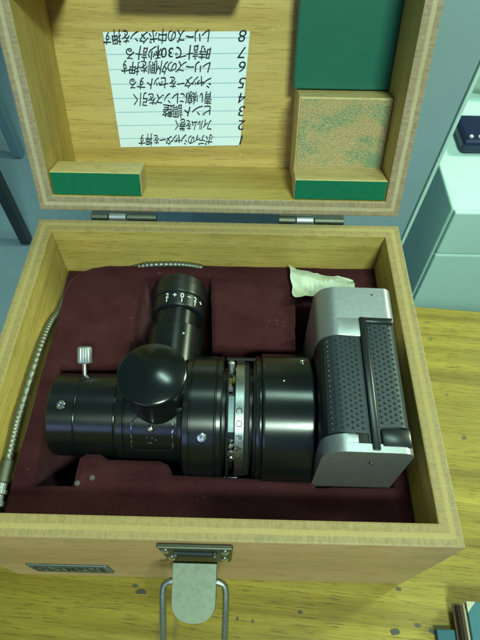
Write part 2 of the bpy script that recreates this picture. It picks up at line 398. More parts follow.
# ------------------------------------------------------------------ the wooden case
W, D, H, T = .26, .21627, .12305, T_WALL
case = root('wooden_case', (0, D / 2, 0), 'open varnished plywood carrying case with burgundy velvet lining and raised lid', 'case')
def wall_bm(L, t, h, bev=.0011):
    b = bmesh.new(); p = [(-L / 2, 0), (L / 2, 0), (L / 2 - t, t), (-L / 2 + t, t)]
    extrude_poly(b, p, 0, h); bmesh.ops.bevel(b, geom=[e for e in b.edges if abs(e.verts[0].co.y - e.verts[1].co.y) < 1e-6 and abs(e.verts[0].co.z - e.verts[1].co.z) < 1e-6], offset=bev, segments=2, profile=.6, affect='EDGES'); return b
def four_walls(parent, base, Wd, Dp, h, names, m_='ply'):
    fr = ((axes((0, 0, 0), (1, 0, 0), (0, 1, 0), (0, 0, 1)), Wd), (axes((Wd / 2, Dp / 2, 0), (0, 1, 0), (-1, 0, 0), (0, 0, 1)), Dp),
          (axes((0, Dp, 0), (-1, 0, 0), (0, -1, 0), (0, 0, 1)), Wd), (axes((-Wd / 2, Dp / 2, 0), (0, -1, 0), (1, 0, 0), (0, 0, 1)), Dp))
    for (m, L), nm in zip(fr, names): mesh_obj(nm, wall_bm(L, T, h), m_, parent, base @ m)
four_walls(case, Matrix.Translation((0, 0, .0005)), W, D, H - .0005, ('front_wall', 'side_wall', 'back_wall', 'side_wall'))
bm = bmesh.new(); box(bm, (-W / 2 + T + .0003, T + .0003, .001), (W / 2 - T - .0003, D - T - .0003, .008)); mesh_obj('bottom_board', bm, 'block', case)

# lid, in its own frame (x, u up the lid, w towards the viewer; w = -depth)
PH = .31739; LY, LZ, LD = .22231, .1258, .06292
LM = axes((0, LY, LZ), (1, 0, 0), (0, sin(PH), cos(PH)), (0, -cos(PH), sin(PH)))
lid = link('lid', None, case, LM)
four_walls(lid, LM @ Matrix.Translation((0, 0, -LD - .0002)), W, D, LD, ('lid_wall', 'lid_wall', 'lid_wall', 'lid_wall'), 'plylid')
bm = bmesh.new(); box(bm, (-W / 2 + .001, .001, -LD - .0075), (W / 2 - .001, D - .001, -LD - .0003), .0008); mesh_obj('lid_board', bm, 'lidback', lid, LM)
XI = W / 2 - T
# support blocks of the lid: wood with green felt on the face that presses down
def lid_block(x0, x1, u0, u1, n0, n1, name='support_block'):
    bm = bmesh.new(); box(bm, (x0, u0, -n1), (x1, u1, -n0 - .0006), .0005, 0); box(bm, (x0 + .0004, u0 + .0004, -n0 - .0004), (x1 - .0004, u1 - .0004, -n0), .0002, 1, 1)
    return mesh_obj(name, bm, ['block', 'green'], lid, LM)
lid_block(-XI + .0008, -.0545, T + .0004, .0284, .001, .0222)
lid_block(.0536, XI - .0006, T + .0004, .0262, .001, .0251)
bm = bmesh.new(); box(bm, (.0543, T + .0006, -.0455), (XI - .0004, .0745, -.0259), .0007); box(bm, (.0555, .0268, -.0258), (XI - .0016, .0735, -.0253), .0002, 1, 1)
mesh_obj('worn_block', bm, ['block', 'worn'], lid, LM)
bm = bmesh.new(); box(bm, (.0515, .0750, -LD + .0003), (XI - .0003, D - T - .001, -.0447), .001); mesh_obj('green_board', bm, 'greenp', lid, LM)
bm = bmesh.new(); box(bm, (.0540, T + .0004, -LD + .0003), (XI - .0003, .0740, -.0457), .0006); mesh_obj('spacer_board', bm, 'block', lid, LM)
lid_block(-XI + .0004, -.101, .1325, .190, .001, .0625)  # unseen block added above the view to shade the lid's left wall
lid_block(-.064, .015, .1318, .175, .034, .0625)  # block outside the view, put in for its shadow on the card top

# hinges
for x0, x1 in ((-.0929, -.0447), (.0433, .0911)):
    hg = link('hinge', None, case, Matrix.Translation(((x0 + x1) / 2, D + .004, H)))
    L = x1 - x0; cuts = (0, .27, .54, 1.0)
    for i in range(3):
        bm = bmesh.new(); a, b = x0 + L * cuts[i] + .0003, x0 + L * cuts[i + 1] - .0003
        lathe(bm, [(a, .0022), (a + .0003, .0026), (b - .0003, .0026), (b, .0022)], axes((0, D + .0034, H - .0002), (0, 1, 0), (0, 0, 1), (1, 0, 0)), 20)
        mesh_obj('knuckle', bm, 'chrome' if i == 1 else 'steel', hg, smooth=35)
    bm = bmesh.new(); box(bm, (x0 + .0004, D + .0002, H - .020), (x1 - .0004, D + .0014, H - .0018), .0003); mesh_obj('leaf', bm, 'steel', hg)
    bm = bmesh.new(); box(bm, (x0 + .0004, -.0014, -.021), (x1 - .0004, -.0002, -.0004), .0003); mesh_obj('leaf', bm, 'steel', hg, LM)

# toggle latch on the front
lt = link('latch', None, case, Matrix.Translation((-.002, 0, .1)))
FX = axes((0, 0, 0), (1, 0, 0), (0, 0, 1), (0, -1, 0))      # local x, z up -> y, out of the front -> z
pl = [(-.0190, .0805), (-.0185, .0785), (-.0165, .0775), (.0128, .0775), (.0150, .0785), (.0160, .0805), (.0172, .1155), (.0165, .1180), (-.0200, .1180), (-.0210, .1155)]
bm = bmesh.new(); extrude_poly(bm, pl, .0002, .0016, FX, .0004)
box(bm, (-.0207, -.0026, .1166), (.0170, -.0012, .1182), .0005)
mesh_obj('base_plate', bm, 'steel', lt)
for (x, z) in ((-.0172, .1085), (-.0158, .0900), (.0130, .1085), (.0124, .0900)):
    bm = bmesh.new(); lathe(bm, [(0, .0021), (.0008, .0021), (.0016, .0014), (.0018, .0004)], frame_z((x, -.0016, z), (0, -1, 0)), 18)
    mesh_obj('screw', bm, 'bright', lt, smooth=40)
for sx in (-1, 1):
    bm = bmesh.new(); box(bm, (-.0022 + sx * .0100 - .0009, -.0045, .0990), (-.0022 + sx * .0100 + .0009, -.0016, .1070), .0005); mesh_obj('ear', bm, 'steel', lt)
bm = bmesh.new(); box(bm, (-.0118, -.0030, .0975), (.0072, -.00165, .1060), .0003); mesh_obj('slot', bm, 'dark', lt)
# lever, sticking out and hanging slightly down
ld_dir = Vector((.012, -.0275, -.0125)).normalized(); ld_dir = Vector((.010, -.92, -.40)).normalized()
LVm = frame_z((-.0026, -.0020, .0990), Vector((0, -.40, .92)), (1, 0, 0))   # local z = face normal, local y ~ inwards/up
up = Vector((LVm[0][1], LVm[1][1], LVm[2][1]))
sgn = -1 if up.y > 0 else 1
def lev(pts): return [(x, sgn * y) for x, y in pts]
hw = .0113; Ln = .0325; b = bmesh.new()
prof = [(-hw + .0012, 0.0), (hw - .0012, 0.0)]
right = [(hw, .004), (hw - .0001, Ln - .010)] + [(hw * cos(radians(a)) ** .85, Ln - .010 + .010 * sin(radians(a))) for a in range(15, 90, 12)]
out = right + [(0, Ln)] + [(-x, y) for x, y in right[::-1]]
out = lev(out)
nx, ny = 1, 1
bm = bmesh.new()
vs_t = [bm.verts.new((x, y, .0011)) for x, y in out]; vs_o = [bm.verts.new((x * 1.03, y * 1.01, -.0003)) for x, y in out]; vs_b = [bm.verts.new((x * 1.03, y * 1.01, -.0030)) for x, y in out]
vs_i = [bm.verts.new((x * .93, y * .97, .0011)) for x, y in out]; vs_m = [bm.verts.new((x * .93, y * .97, -.0030)) for x, y in out]
n_ = len(out)
for i in range(n_):
    j = (i + 1) % n_
    for A, B in ((vs_i, vs_t), (vs_t, vs_o), (vs_o, vs_b), (vs_b, vs_m)):
        bm.faces.new((A[i], A[j], B[j], B[i]))
bm.faces.new(vs_i); bm.faces.new([v for v in vs_m][::-1])
bmesh.ops.recalc_face_normals(bm, faces=bm.faces[:])
mesh_obj('lever', bm, 'lever', lt, LVm, smooth=50)
# wire bail
def on_lever(x, d, z=0): return LVm @ Vector((x, sgn * d, z))
for sx in (-1, 1):
    c = -.0026
    pts = [on_lever(sx * .0085, .0135, -.0018), on_lever(sx * .0125, .0135, -.0018), on_lever(sx * .0152, .0150, -.0024), on_lever(sx * .0163, .0185, -.0034),
           on_lever(sx * .0165, .027, -.006), on_lever(sx * .0162, .042, -.012), on_lever(sx * .0160, .052, -.016), on_lever(sx * .0125, .0565, -.018), on_lever(0, .0572, -.0184)]
    bm = bmesh.new(); tube(bm, smooth_path(pts, 8), .0018, 12); mesh_obj('wire_bail', bm, 'wire', lt, smooth=60)

# nameplate
npl = None
bm = bmesh.new(); NPs = rrect(-.1105, .0215, -.0600, .0465, .0015, 3); extrude_poly(bm, NPs, .0002, .0009, FX, .0002)
npl = mesh_obj('nameplate', bm, 'plate', case)
bm = bmesh.new(); word = 'OLYMPUS'
for i, ch in enumerate(word):
    cx = -.1052 + i * .00665
    put_glyph(bm, ch, lambda v, cx=cx: Vector((cx + v.x * .0095, -.00115, .0292 + v.y * .0150)), .02)
for (z0, z1) in ((.0250, .0256), (.0430, .0436)):
    b = bmesh.new(); box(bm, (-.1085, -.00115, z0), (-.0620, -.0010, z1))
mesh_obj('lettering', bm, 'dark', npl)

# velvet insert as a height field
ZF = .0890
A_ = [(-.1025, .1128), (-.0575, .1145), (-.0545, .192), (-.0060, .193), (-.0015, .1315), (.0560, .1300), (.0575, .168), (.1095, .168), (.1095, .0395), (.0640, .0385), (.0643, .0420),
      (-.0203, .0440), (-.0233, .0498), (-.0283, .0522), (-.0595, .0520), (-.0650, .0556), (-.0740, .0556), (-.0775, .0522), (-.0777, .0361), (-.0995, .0356)]
CH = [(-.125, -.02), (-.1150, -.02), (-.1150, .09), (-.1128, .126), (-.1134, .1776), (-.1110, .1885), (-.1047, .1965), (-.0960, .2010), (-.0872, .2030), (-.060, .2040), (-.060, .23), (-.125, .23)]
CHL = [(-.125, -.02), (-.1140, -.02), (-.1135, .09), (-.1135, .150), (-.1160, .162), (-.125, .163)]
def sdf(P, x, y):
    d = 1e9; ins = False; n = len(P); j = n - 1
    for i in range(n):
        ax, ay = P[i]; bx, by = P[j]
        ex, ey = bx - ax, by - ay; wx, wy = x - ax, y - ay
        t = max(0, min(1, (wx * ex + wy * ey) / (ex * ex + ey * ey)))
        dx, dy = wx - ex * t, wy - ey * t; d = min(d, dx * dx + dy * dy)
        if (ay > y) != (by > y) and x < (bx - ax) * (y - ay) / (by - ay) + ax: ins = not ins
        j = i
    return -sqrt(d) if ins else sqrt(d)
def drop(s, r, depth, wallw):
    if s > r: return 0.0
    if s > 0: return r - sqrt(max(0, r * r - (r - s) ** 2))
    return r + (depth - r) * min(1.0, -s / wallw)
x0, x1, y0, y1 = -XI + .0002, XI - .0002, T + .0002, D - T - .0002
nx, ny = 300, 248
bm = bmesh.new(); grid = []
for j in range(ny + 1):
    row = []; y = y0 + (y1 - y0) * j / ny
    for i in range(nx + 1):
        x = x0 + (x1 - x0) * i / nx
        p = Vector((x, y, 0)); wob = noise.noise(p * 90) * .0005
        z = ZF - drop(sdf(A_, x, y) + wob, .0042, .062, .0014) if True else ZF
        z = min(z, ZF - drop(sdf(CH, x, y) + wob, .0030, .0095, .0030), ZF - drop(sdf(CHL, x, y), .0020, .012, .0020))
        edge = min(x - x0, x1 - x, y - y0, y1 - y)
        if edge < .002: z -= .002 - sqrt(max(0, .002 ** 2 - (.002 - edge) ** 2))
        z += noise.noise(p * 40) * .0005 + noise.noise(p * 600) * .00012
        row.append(bm.verts.new((x, y, z)))
    grid.append(row)
for j in range(ny):
    for i in range(nx): bm.faces.new((grid[j][i], grid[j][i + 1], grid[j + 1][i + 1], grid[j + 1][i]))
bnd = [grid[0][i] for i in range(nx + 1)] + [grid[j][nx] for j in range(1, ny + 1)] + [grid[ny][i] for i in range(nx - 1, -1, -1)] + [grid[j][0] for j in range(ny - 1, 0, -1)]
low = [bm.verts.new((v.co.x, v.co.y, .0085)) for v in bnd]
for i in range(len(bnd)):
    j = (i + 1) % len(bnd); bm.faces.new((bnd[j], bnd[i], low[i], low[j]))
bm.faces.new(low[::-1])
vel = mesh_obj('velvet_insert', bm, 'velvet', case, smooth=70)
for (x, y) in ((-.0748, .0366), (-.0668, .0400)):
    bm = bmesh.new(); lathe(bm, [(-.002, .0017), (.0005, .0017), (.0010, .0012), (.0012, .0003)], Matrix.Translation((x, y, ZF)), 14); mesh_obj('pin', bm, 'pad', vel, smooth=50)

# ------------------------------------------------------------------ instruction card glued in the lid
crd = thing(link('instruction_card', None, None, LM @ Matrix.Translation((-.033, .066, -LD))), 'white ruled paper with eight handwritten Japanese lines pasted upside down in the lid', 'paper card')
c4 = [(-.0806, .0254), (.0139, .0287), (.0199, .1080), (-.0828, .1059)]       # BL BR TR TL in lid coords
def cm(s, t):   # s 0..1 left->right, t 0..1 bottom->top
    a = Vector(c4[0]).lerp(Vector(c4[1]), s); b = Vector(c4[3]).lerp(Vector(c4[2]), s); return a.lerp(b, t)
bm = bmesh.new(); g = []
for lay in (0, 1):
    rows = []
    for j in range(15):
        row = []
        for i in range(17):
            q = cm(i / 16, j / 14); w = -LD + .0004 + lay * .0002 + .00045 * (.5 + .5 * noise.noise(Vector((q.x * 40, q.y * 40, 3))))
            row.append(bm.verts.new((q.x, q.y, w)))
        rows.append(row)
    g.append(rows)
for lay in (0, 1):
    for j in range(14):
        for i in range(16):
            q = (g[lay][j][i], g[lay][j][i + 1], g[lay][j + 1][i + 1], g[lay][j + 1][i]); bm.faces.new(q if lay else q[::-1])
for a, b_ in [((0, i), (0, i + 1)) for i in range(16)] + [((j, 16), (j + 1, 16)) for j in range(14)] + [((14, i + 1), (14, i)) for i in range(16)] + [((j + 1, 0), (j, 0)) for j in range(14)]:
    bm.faces.new((g[0][a[0]][a[1]], g[0][b_[0]][b_[1]], g[1][b_[0]][b_[1]], g[1][a[0]][a[1]]))
mesh_obj('sheet', bm, 'paper', crd, LM, smooth=40)
def pw(q): return -LD + .00075 + .00045 * (.5 + .5 * noise.noise(Vector((q[0] * 40, q[1] * 40, 3))))
bm = bmesh.new()
for k in range(8):
    t = .085 + k * .1235
    prev = None
    for i in range(25):
        q = cm(.002 + .996 * i / 24, t); a = bm.verts.new((q.x, q.y - .00022, pw(q) - .00003)); b_ = bm.verts.new((q.x, q.y + .00022, pw(q) - .00003))
        if prev: bm.faces.new((prev[0], a, b_, prev[1]))
        prev = (a, b_)
mesh_obj('ruled_lines', bm, 'rule', crd, LM)
LINES = [('8', 'レリーズの中ボタンを押す', .1048, .1022, -.0835), ('7', '時計で30秒計る', .0944, .0925, -.070), ('6', 'レリーズの外側を押す', .0850, .0832, -.0735), ('5', 'シャッターをセットする', .0743, .0725, -.0690),
         ('4', '青い線にレンズを引く', .0638, .0615, -.0680), ('3', 'ピント調整', .0545, .0535, -.0450), ('2', 'フィルムを巻く', .0441, .0430, -.0375), ('1', 'ボディのシャッターを押す', .0327, .0312, -.0660)]
for num, txt, u_r, u_l, xl in LINES:
    bm = bmesh.new(); xr = -.0075
    wts = [.55 if c in 'ッャィ30' else (.85 if c in 'ーリ' else 1.0) for c in txt]; tot = sum(wts); pitch = (xr - xl) / tot; acc = 0
    for c, wgt in zip(txt, wts):
        cx = xr - (acc + wgt / 2) * pitch; acc += wgt
        fr = (xr - cx) / (xr - xl); cu = u_r + (u_l - u_r) * fr + random.uniform(-.0004, .0004)
        kanji = c in '中押時計秒外側青線引調整巻'
        h = (.0100 if kanji else .0092) * random.uniform(.92, 1.08); w_ = min(h * 1.05, pitch * 1.10)
        ang = random.uniform(-.10, .10); sh = .16 + random.uniform(-.08, .10); sx_ = random.uniform(.92, 1.08); ph = random.uniform(0, 9)
        def fn(v, cx=cx, cu=cu, h=h, w_=w_, ang=ang, sh=sh, sx_=sx_, ph=ph):
            a, b_ = v.x, v.y - .38
            a += .05 * noise.noise(Vector((v.x * 2.5 + ph, v.y * 2.5, ph))); b_ += .05 * noise.noise(Vector((v.x * 2.5, v.y * 2.5 + ph, ph + 5)))
            a = (a + sh * b_) * sx_ * w_; b_ = b_ * h
            a, b_ = a * cos(ang) - b_ * sin(ang), a * sin(ang) + b_ * cos(ang)
            q = (cx - a, cu - b_); return Vector((q[0], q[1], pw(q)))
        put_glyph(bm, c, fn, .0); put_glyph(bm, c, lambda v, fn=fn: fn(v) + Vector((.00022, .00006, .00002)), .0); put_glyph(bm, c, lambda v, fn=fn: fn(v) + Vector((.00010, .00022, .00004)), .0)
    def fnn(v, u_r=u_r):
        a, b_ = v.x, v.y - .36; a = (a + .22 * b_) * .0120; b_ = b_ * .0108; q = (.0146 - a, u_r - b_); return Vector((q[0], q[1], pw(q)))
    mesh_obj('handwriting', bm, 'ink', crd, LM)
    bm = bmesh.new(); put_glyph(bm, num, fnn, .0); mesh_obj('line_number', bm, 'ink', crd, LM)

# ------------------------------------------------------------------ the photographic instrument
YA, ZA = .0815, .0850
ins = root('microscope_camera', (0, YA, .027), 'black photomicrography camera with side eyepiece and silver camera body lying in the velvet', 'camera')
AX = axes((0, YA, ZA), (0, 1, 0), (0, 0, 1), (1, 0, 0))     # local z along +X
def turned(name, prof, m='black', parent=ins, mw=AX, seg=96, ang=32, **k):
    P = [prof[0]]      # holding loops keep long faces straight up to their bevels
    for a, b in zip(prof, prof[1:]):
        L = math.hypot(b[0] - a[0], b[1] - a[1])
        if L > .003:
            for t in (.0006 / L, 1 - .0006 / L): P.append((a[0] + (b[0] - a[0]) * t, a[1] + (b[1] - a[1]) * t))
        P.append(b)
    bm = bmesh.new(); lathe(bm, P, Matrix.Identity(4), seg, **k); return mesh_obj(name, bm, m, parent, mw, smooth=ang)
def soft(z0, z1, r, c=.0008): return [(z0, r - c * 1.6), (z0 + c * .4, r - c * .5), (z0 + c, r), (z1 - c, r), (z1 - c * .4, r - c * .5), (z1, r - c * 1.6)]
# end barrel: open tube with a groove
eb = turned('end_barrel', [(-.0945, .0205), (-.0955, .0215), (-.0962, .0235), (-.0960, .0250), (-.0952, .0257), (-.0800, .0257), (-.0797, .0251), (-.0790, .0249), (-.0783, .0251), (-.0780, .0260),
                           (-.0560, .0262), (-.0557, .0256), (-.0550, .0254), (-.0545, .0256)])
turned('barrel_bore', [(-.0946, .0204), (-.0820, .0204), (-.0819, .0)], 'matte', eb, cap=False)
# screws on the barrels
def on_cyl(x, ang, r): return Vector((x, YA + r * cos(ang), ZA + r * sin(ang))), Vector((0, cos(ang), sin(ang)))
def screw(x, ang_deg, r, rad, parent, m='bright', slot=True):
    p, nrm = on_cyl(x, radians(ang_deg), r); mw = frame_z(p, nrm, (1, .3, .2))
    bm = bmesh.new(); lathe(bm, [(-.0012, rad), (.0002, rad), (.0007, rad * .8), (.0008, rad * .45), (.0004, rad * .36), (.0003, .0)], mw, 20)
    return mesh_obj('screw', bm, m, parent, smooth=35)
screw(-.0872, 102, .0257, .0026, eb)
# thumb screw standing out of the barrel towards the back
p, nr = on_cyl(-.0800, radians(38), .0255); nr = Vector((-.02, .80, .60)).normalized()
ts = link('thumb_screw', None, ins, Matrix.Translation(p)); mw = frame_z(p - nr * .002, nr)
bm = bmesh.new(); lathe(bm, [(0, .0016), (.0085, .0016), (.0086, .0020), (.0095, .0020)], mw, 20); mesh_obj('shaft', bm, 'bright', ts, smooth=40)
bm = bmesh.new(); lathe(bm, [(.0090, .0030), (.0096, .0042), (.0105, .0045), (.0185, .0045), (.0194, .0042), (.0199, .0034), (.0199, .0)], mw, 72, ribs=(3, -.05)); mesh_obj('knurled_knob', bm, 'chrome', ts, smooth=30)
# housing
hs = turned('prism_housing', [(-.0552, .0235), (-.0550, .0270), (-.0540, .0276), (-.0500, .0278), (-.0495, .0272), (-.0488, .0272), (-.0484, .0278), (-.0180, .0280), (-.0175, .0300), (-.0150, .0310), (-.0140, .0310)])
# raised label frame on the front side of the housing
ang0 = radians(128)
def hz(x, s, r=.0284):  # s along circumference (m), positive towards front/down
    a = ang0 + s / r; return Vector((x, YA + r * cos(a), ZA + r * sin(a)))
bm = bmesh.new()
fp = rrect(-.0440, -.0060, -.0200, .0150, .004, 5)
tube(bm, [hz(x, s) for x, s in fp] + [hz(*fp[0])], .00035, 6, cap=False); mesh_obj('label_frame', bm, 'blackp', hs)
for xe in (-.0440, -.0200):
    bm = bmesh.new()
    for k in range(18):
        q = -.003 + .015 * random.random(); x = xe + random.uniform(-.0003, .0003)
        tube(bm, [hz(x, q, .0288), hz(x, q + random.uniform(.0004, .0018), .0288)], random.uniform(.00012, .00024), 4)
    wo = mesh_obj('worn_paint_edge', bm, 'bright', hs); wo['kind'] = 'stuff'
p = hz(-.0330, .0005, .0280); nrm = Vector((0, p.y - YA, p.z - ZA)).normalized()
bm = bmesh.new(); lathe(bm, [(0, .0024), (.0008, .0023), (.0016, .0014), (.0018, .0004)], frame_z(p, nrm), 20); mesh_obj('rivet', bm, 'bright', hs, smooth=50)
bm = bmesh.new()
for k, (dx, s) in enumerate(((-.002, .0060), (.001, .0062), (.003, .0075), (-.001, .0095), (.0005, .0097))):
    q = hz(-.033 + dx, s, .0283); box(bm, (q.x - .0004, q.y - .0003, q.z - .0003), (q.x + .0004, q.y + .0003, q.z + .0003))
mesh_obj('paint_fleck', bm, 'plate', hs)
# domed cap on a short vertical column
VX = Matrix.Translation((-.0298, .0828, 0))
dc = turned('viewer_column', [(.0900, .0168), (.1345, .0168), (.1350, .0172)], 'black', ins, VX, 72)
dome = [(.1352, .0172), (.1355, .0190), (.1362, .0196), (.1388, .0196), (.1393, .0193)] + [(.1394 + .0046 * (1 - (q / 18) ** 2), .0192 * q / 18) for q in range(17, 0, -1)] + [(.1440, 0)]
turned('domed_cap', dome, 'dome', ins, VX, 96, 50)
# eyepiece along +Y
EX = axes((-.0277, 0, ZA), (1, 0, 0), (0, 0, -1), (0, 1, 0))
ep = turned('eyepiece', soft(.1000, .1425, .0196, .0009) , 'black', ins, EX)
turned('draw_tube', [(.1424, .0160), (.1436, .0160), (.1438, .0164), (.1548, .0164), (.1550, .0158), (.1570, .0158)], 'black', ep, EX)
dr = turned('diopter_ring', [(.1562, .0172), (.1566, .0184), (.1574, .0189), (.1668, .0190), (.1674, .0184)], 'black2', ep, EX)
turned('eyecup', [(.1672, .0182), (.1674, .0180), (.1680, .0194), (.1686, .0197), (.1770, .0197), (.1774, .0190), (.1780, .0188), (.1832, .0187), (.1840, .0184), (.1845, .0178), (.1843, .0145), (.1825, .0120), (.1820, 0)], 'black2', ep, EX, ang=30, ribs=(2, -.006))
bm = bmesh.new()
def mark(ch, x_off, tick=True):
    r = .01915; a0 = math.asin(max(-1, min(1, x_off / r)))
    def fn(v):
        a = a0 + (v.x * .0054) / r; y = .1620 + (v.y) * .0058
        return Vector((-.0277 + r * sin(a), y, ZA + r * cos(a)))
    put_glyph(bm, ch, fn, .012)
    if tick:
        for k in range(1):
            da = .00032 / r; q = [(a0 - da, .1584), (a0 + da, .1584), (a0 + da, .1614), (a0 - da, .1614)]
            bm.faces.new([bm.verts.new((-.0277 + r * sin(a), y, ZA + r * cos(a))) for a, y in q])
mark('2', -.0062); mark('+', -.0008, False); mark('0', .0044); mark('\u2212', .0092, False); mark('2', .0132); mark('+', .0166, False)
mesh_obj('diopter_marks', bm, 'white', dr)
bm = bmesh.new(); lathe(bm, [(0, .0009), (.0005, .0008), (.0006, 0)], frame_z((-.0277 + .0075, .1330, ZA + .0180), (.38, 0, .92)), 12); mesh_obj('set_screw', bm, 'bright', ep)
# flange
fl = turned('flange', [(-.0146, .0290), (-.0142, .0372), (-.0134, .0382), (-.0105, .0385), (-.0102, .0379), (-.0095, .0379), (-.0092, .0387), (.0040, .0388), (.0046, .0380), (.0052, .0380), (.0056, .0386), (.0078, .0384), (.0086, .0376), (.0087, .0300)])
screw(-.0022, 131, .0388, .0029, fl)
# shutter
sh = link('shutter', None, ins, Matrix.Translation((.016, YA, ZA)))
turned('shutter_core', [(.0085, .0318), (.0290, .0318)], 'black2', sh)
turned('guard_disc', [(.0112, .0310), (.0112, .0372), (.0118, .0376), (.0122, .0372), (.0122, .0310)], 'matte', sh)
sr = turned('shutter_ring', [(.0160, .0318), (.0160, .0358), (.0163, .0361), (.0212, .0361), (.0215, .0358), (.0215, .0318)], 'silverring', sh)
turned('speed_ring', [(.0216, .0318), (.0216, .0352), (.0232, .0354), (.0240, .0352), (.0246, .0340)], 'matte', sh)
turned('rear_plate', [(.0268, .0318), (.0268, .0375), (.0276, .0378), (.0280, .0374)], 'black2', sh)
bm = bmesh.new()
for ch, adeg in (('C', 107), ('O', 119), ('P', 131), ('A', 142.5), ('L', 154)):
    a0 = radians(adeg); r = .0362
    def fn(v, a0=a0, r=r):
        a = a0 + v.x * .0052 / r; return Vector((.0168 + (v.y) * .0052, YA + r * cos(a), ZA + r * sin(a)))
    put_glyph(bm, ch, fn, .0)
mesh_obj('lettering', bm, 'ink', sr)
# small levers and screws of the shutter
def peg(name, x, adeg, r0, r1, rad, m):
    a, nrm = on_cyl(x, radians(adeg), r0); bm = bmesh.new(); L = r1 - r0
    lathe(bm, [(0, rad), (L - rad * .3, rad), (L, rad * .7), (L, 0)], frame_z(a, nrm), 16); return mesh_obj(name, bm, m, sh, smooth=40)
peg('cocking_post', .0130, 52, .031, .0385, .0022, 'chrome'); peg('lever_screw', .0128, 66, .031, .0362, .0010, 'steel')
peg('lever_screw', .0142, 155, .031, .0362, .0019, 'bright'); peg('release_socket', .0140, 148, .031, .0366, .0024, 'bright'); peg('release_socket', .0138, 148, .0365, .0369, .0015, 'dark')
peg('lever_screw', .0138, 141, .031, .0358, .0015, 'bright')
def curved_plate(name, x0, x1, a0, a1, r, th, m):
    bm = bmesh.new(); ring = []
    for k in range(9):
        a = radians(a0 + (a1 - a0) * k / 8)
        ring.append([bm.verts.new((x, YA + q * cos(a), ZA + q * sin(a))) for x, q in ((x0, r), (x1, r), (x1, r + th), (x0, r + th))])
    for A, B in zip(ring, ring[1:]):
        for k in range(4): bm.faces.new((A[k], B[k], B[(k + 1) % 4], A[(k + 1) % 4]))
    bm.faces.new(ring[0]); bm.faces.new(ring[-1][::-1]); bmesh.ops.recalc_face_normals(bm, faces=bm.faces[:])
    return mesh_obj(name, bm, m, sh)
curved_plate('release_lever', .0118, .0138, 72, 84, .0335, .0012, 'brass'); curved_plate('release_lever', .0112, .0145, 84, 87, .0335, .0022, 'bright')
curved_plate('release_lever', .0143, .0155, 74, 79, .0350, .0016, 'brass'); curved_plate('wire_guard', .0100, .0280, 40, 46, .0378, .0010, 'matte'); curved_plate('wire_guard', .0100, .0180, 186, 214, .0368, .0010, 'bright')
curved_plate('cover_strip', .0123, .0158, 92, 128, .0318, .0012, 'plate')
# drum
dm_ = turned('drum', [(.0275, .0320), (.0276, .0380), (.0284, .0392), (.0300, .0396), (.0304, .0388), (.0312, .0388), (.0316, .0400), (.0322, .0408), (.0330, .0410), (.0604, .0410), (.0612, .0406), (.0616, .0396), (.0618, .030)])
screw(.0560, 58, .0410, .0019, dm_); 
bm = bmesh.new(); lathe(bm, [(0, .0005), (.0003, .0004), (.0004, 0)], frame_z(*on_cyl(.0440, radians(82), .0410)), 10); mesh_obj('index_dot', bm, 'white', dm_)

# camera body: section in XZ, extruded along Y
cb = link('camera_body', None, ins, Matrix.Translation((.085, .09, .085)))
X0, X1, Z0, Z1 = .0626, .1075, .0285, .1420
PIV = Matrix.Translation((.0850, .0900, 0)) @ Matrix.Rotation(radians(-1.0), 4, 'Z') @ Matrix.Translation((-.0850, -.0900, 0))
SY = PIV @ axes((0, 0, 0), (1, 0, 0), (0, 0, 1), (0, -1, 0))     # local (x, z) -> z extrude = -Y
def section(g=0.0, x0=None, x1=None, n=10):
    P = rrect(X0 - g * .3, Z0 - g, X1 + g, Z1 + g, [.0055, .0125, .0125, .0055], n)
    if x0 is None: return P
    out = []
    m = len(P)
    for i in range(m):      # Sutherland-Hodgman against x>=x0 and x<=x1
        out.append(P[i])
    for lim, keep in ((x0, lambda p, l: p[0] >= l), (x1, lambda p, l: p[0] <= l)):
        res = []
        for i in range(len(out)):
            a, b_ = out[i], out[(i + 1) % len(out)]
            if keep(a, lim): res.append(a)
            if keep(a, lim) != keep(b_, lim):
                t = (lim - a[0]) / (b_[0] - a[0]); res.append((lim, a[1] + (b_[1] - a[1]) * t))
        out = res
    return out
def ext(name, P, ya, yb, m, bev=.0006, parent=cb):
    bm = bmesh.new(); extrude_poly(bm, P, -yb, -ya, SY, bev); return mesh_obj(name, bm, m, parent, smooth=38)
ext('shell', section(-.0006), 0.0450, .1195, 'blackp', .0003)
tp = ext('top_plate', section(.0008), .1205, .1432, 'chrome', .0022)
ext('top_plate', section(.0007, X0 - .01, .0875), .1085, .1206, 'chrome', .0006)
bp = ext('bottom_plate', section(.0006), .0395, .0440, 'chrome', .0015)
ext('bottom_plate', section(.0005, X0 - .01, .0800), .0438, .0490, 'chrome', .0006)
# leatherette: two strips wrapped over the top
ext('leather_strip', section(.0002, X0 + .0030, .0862), .0500, .1080, 'leather', .0004)
ext('leather_strip', section(.0002, .0912, X1 + .01), .0535, .1195, 'leather', .0004)
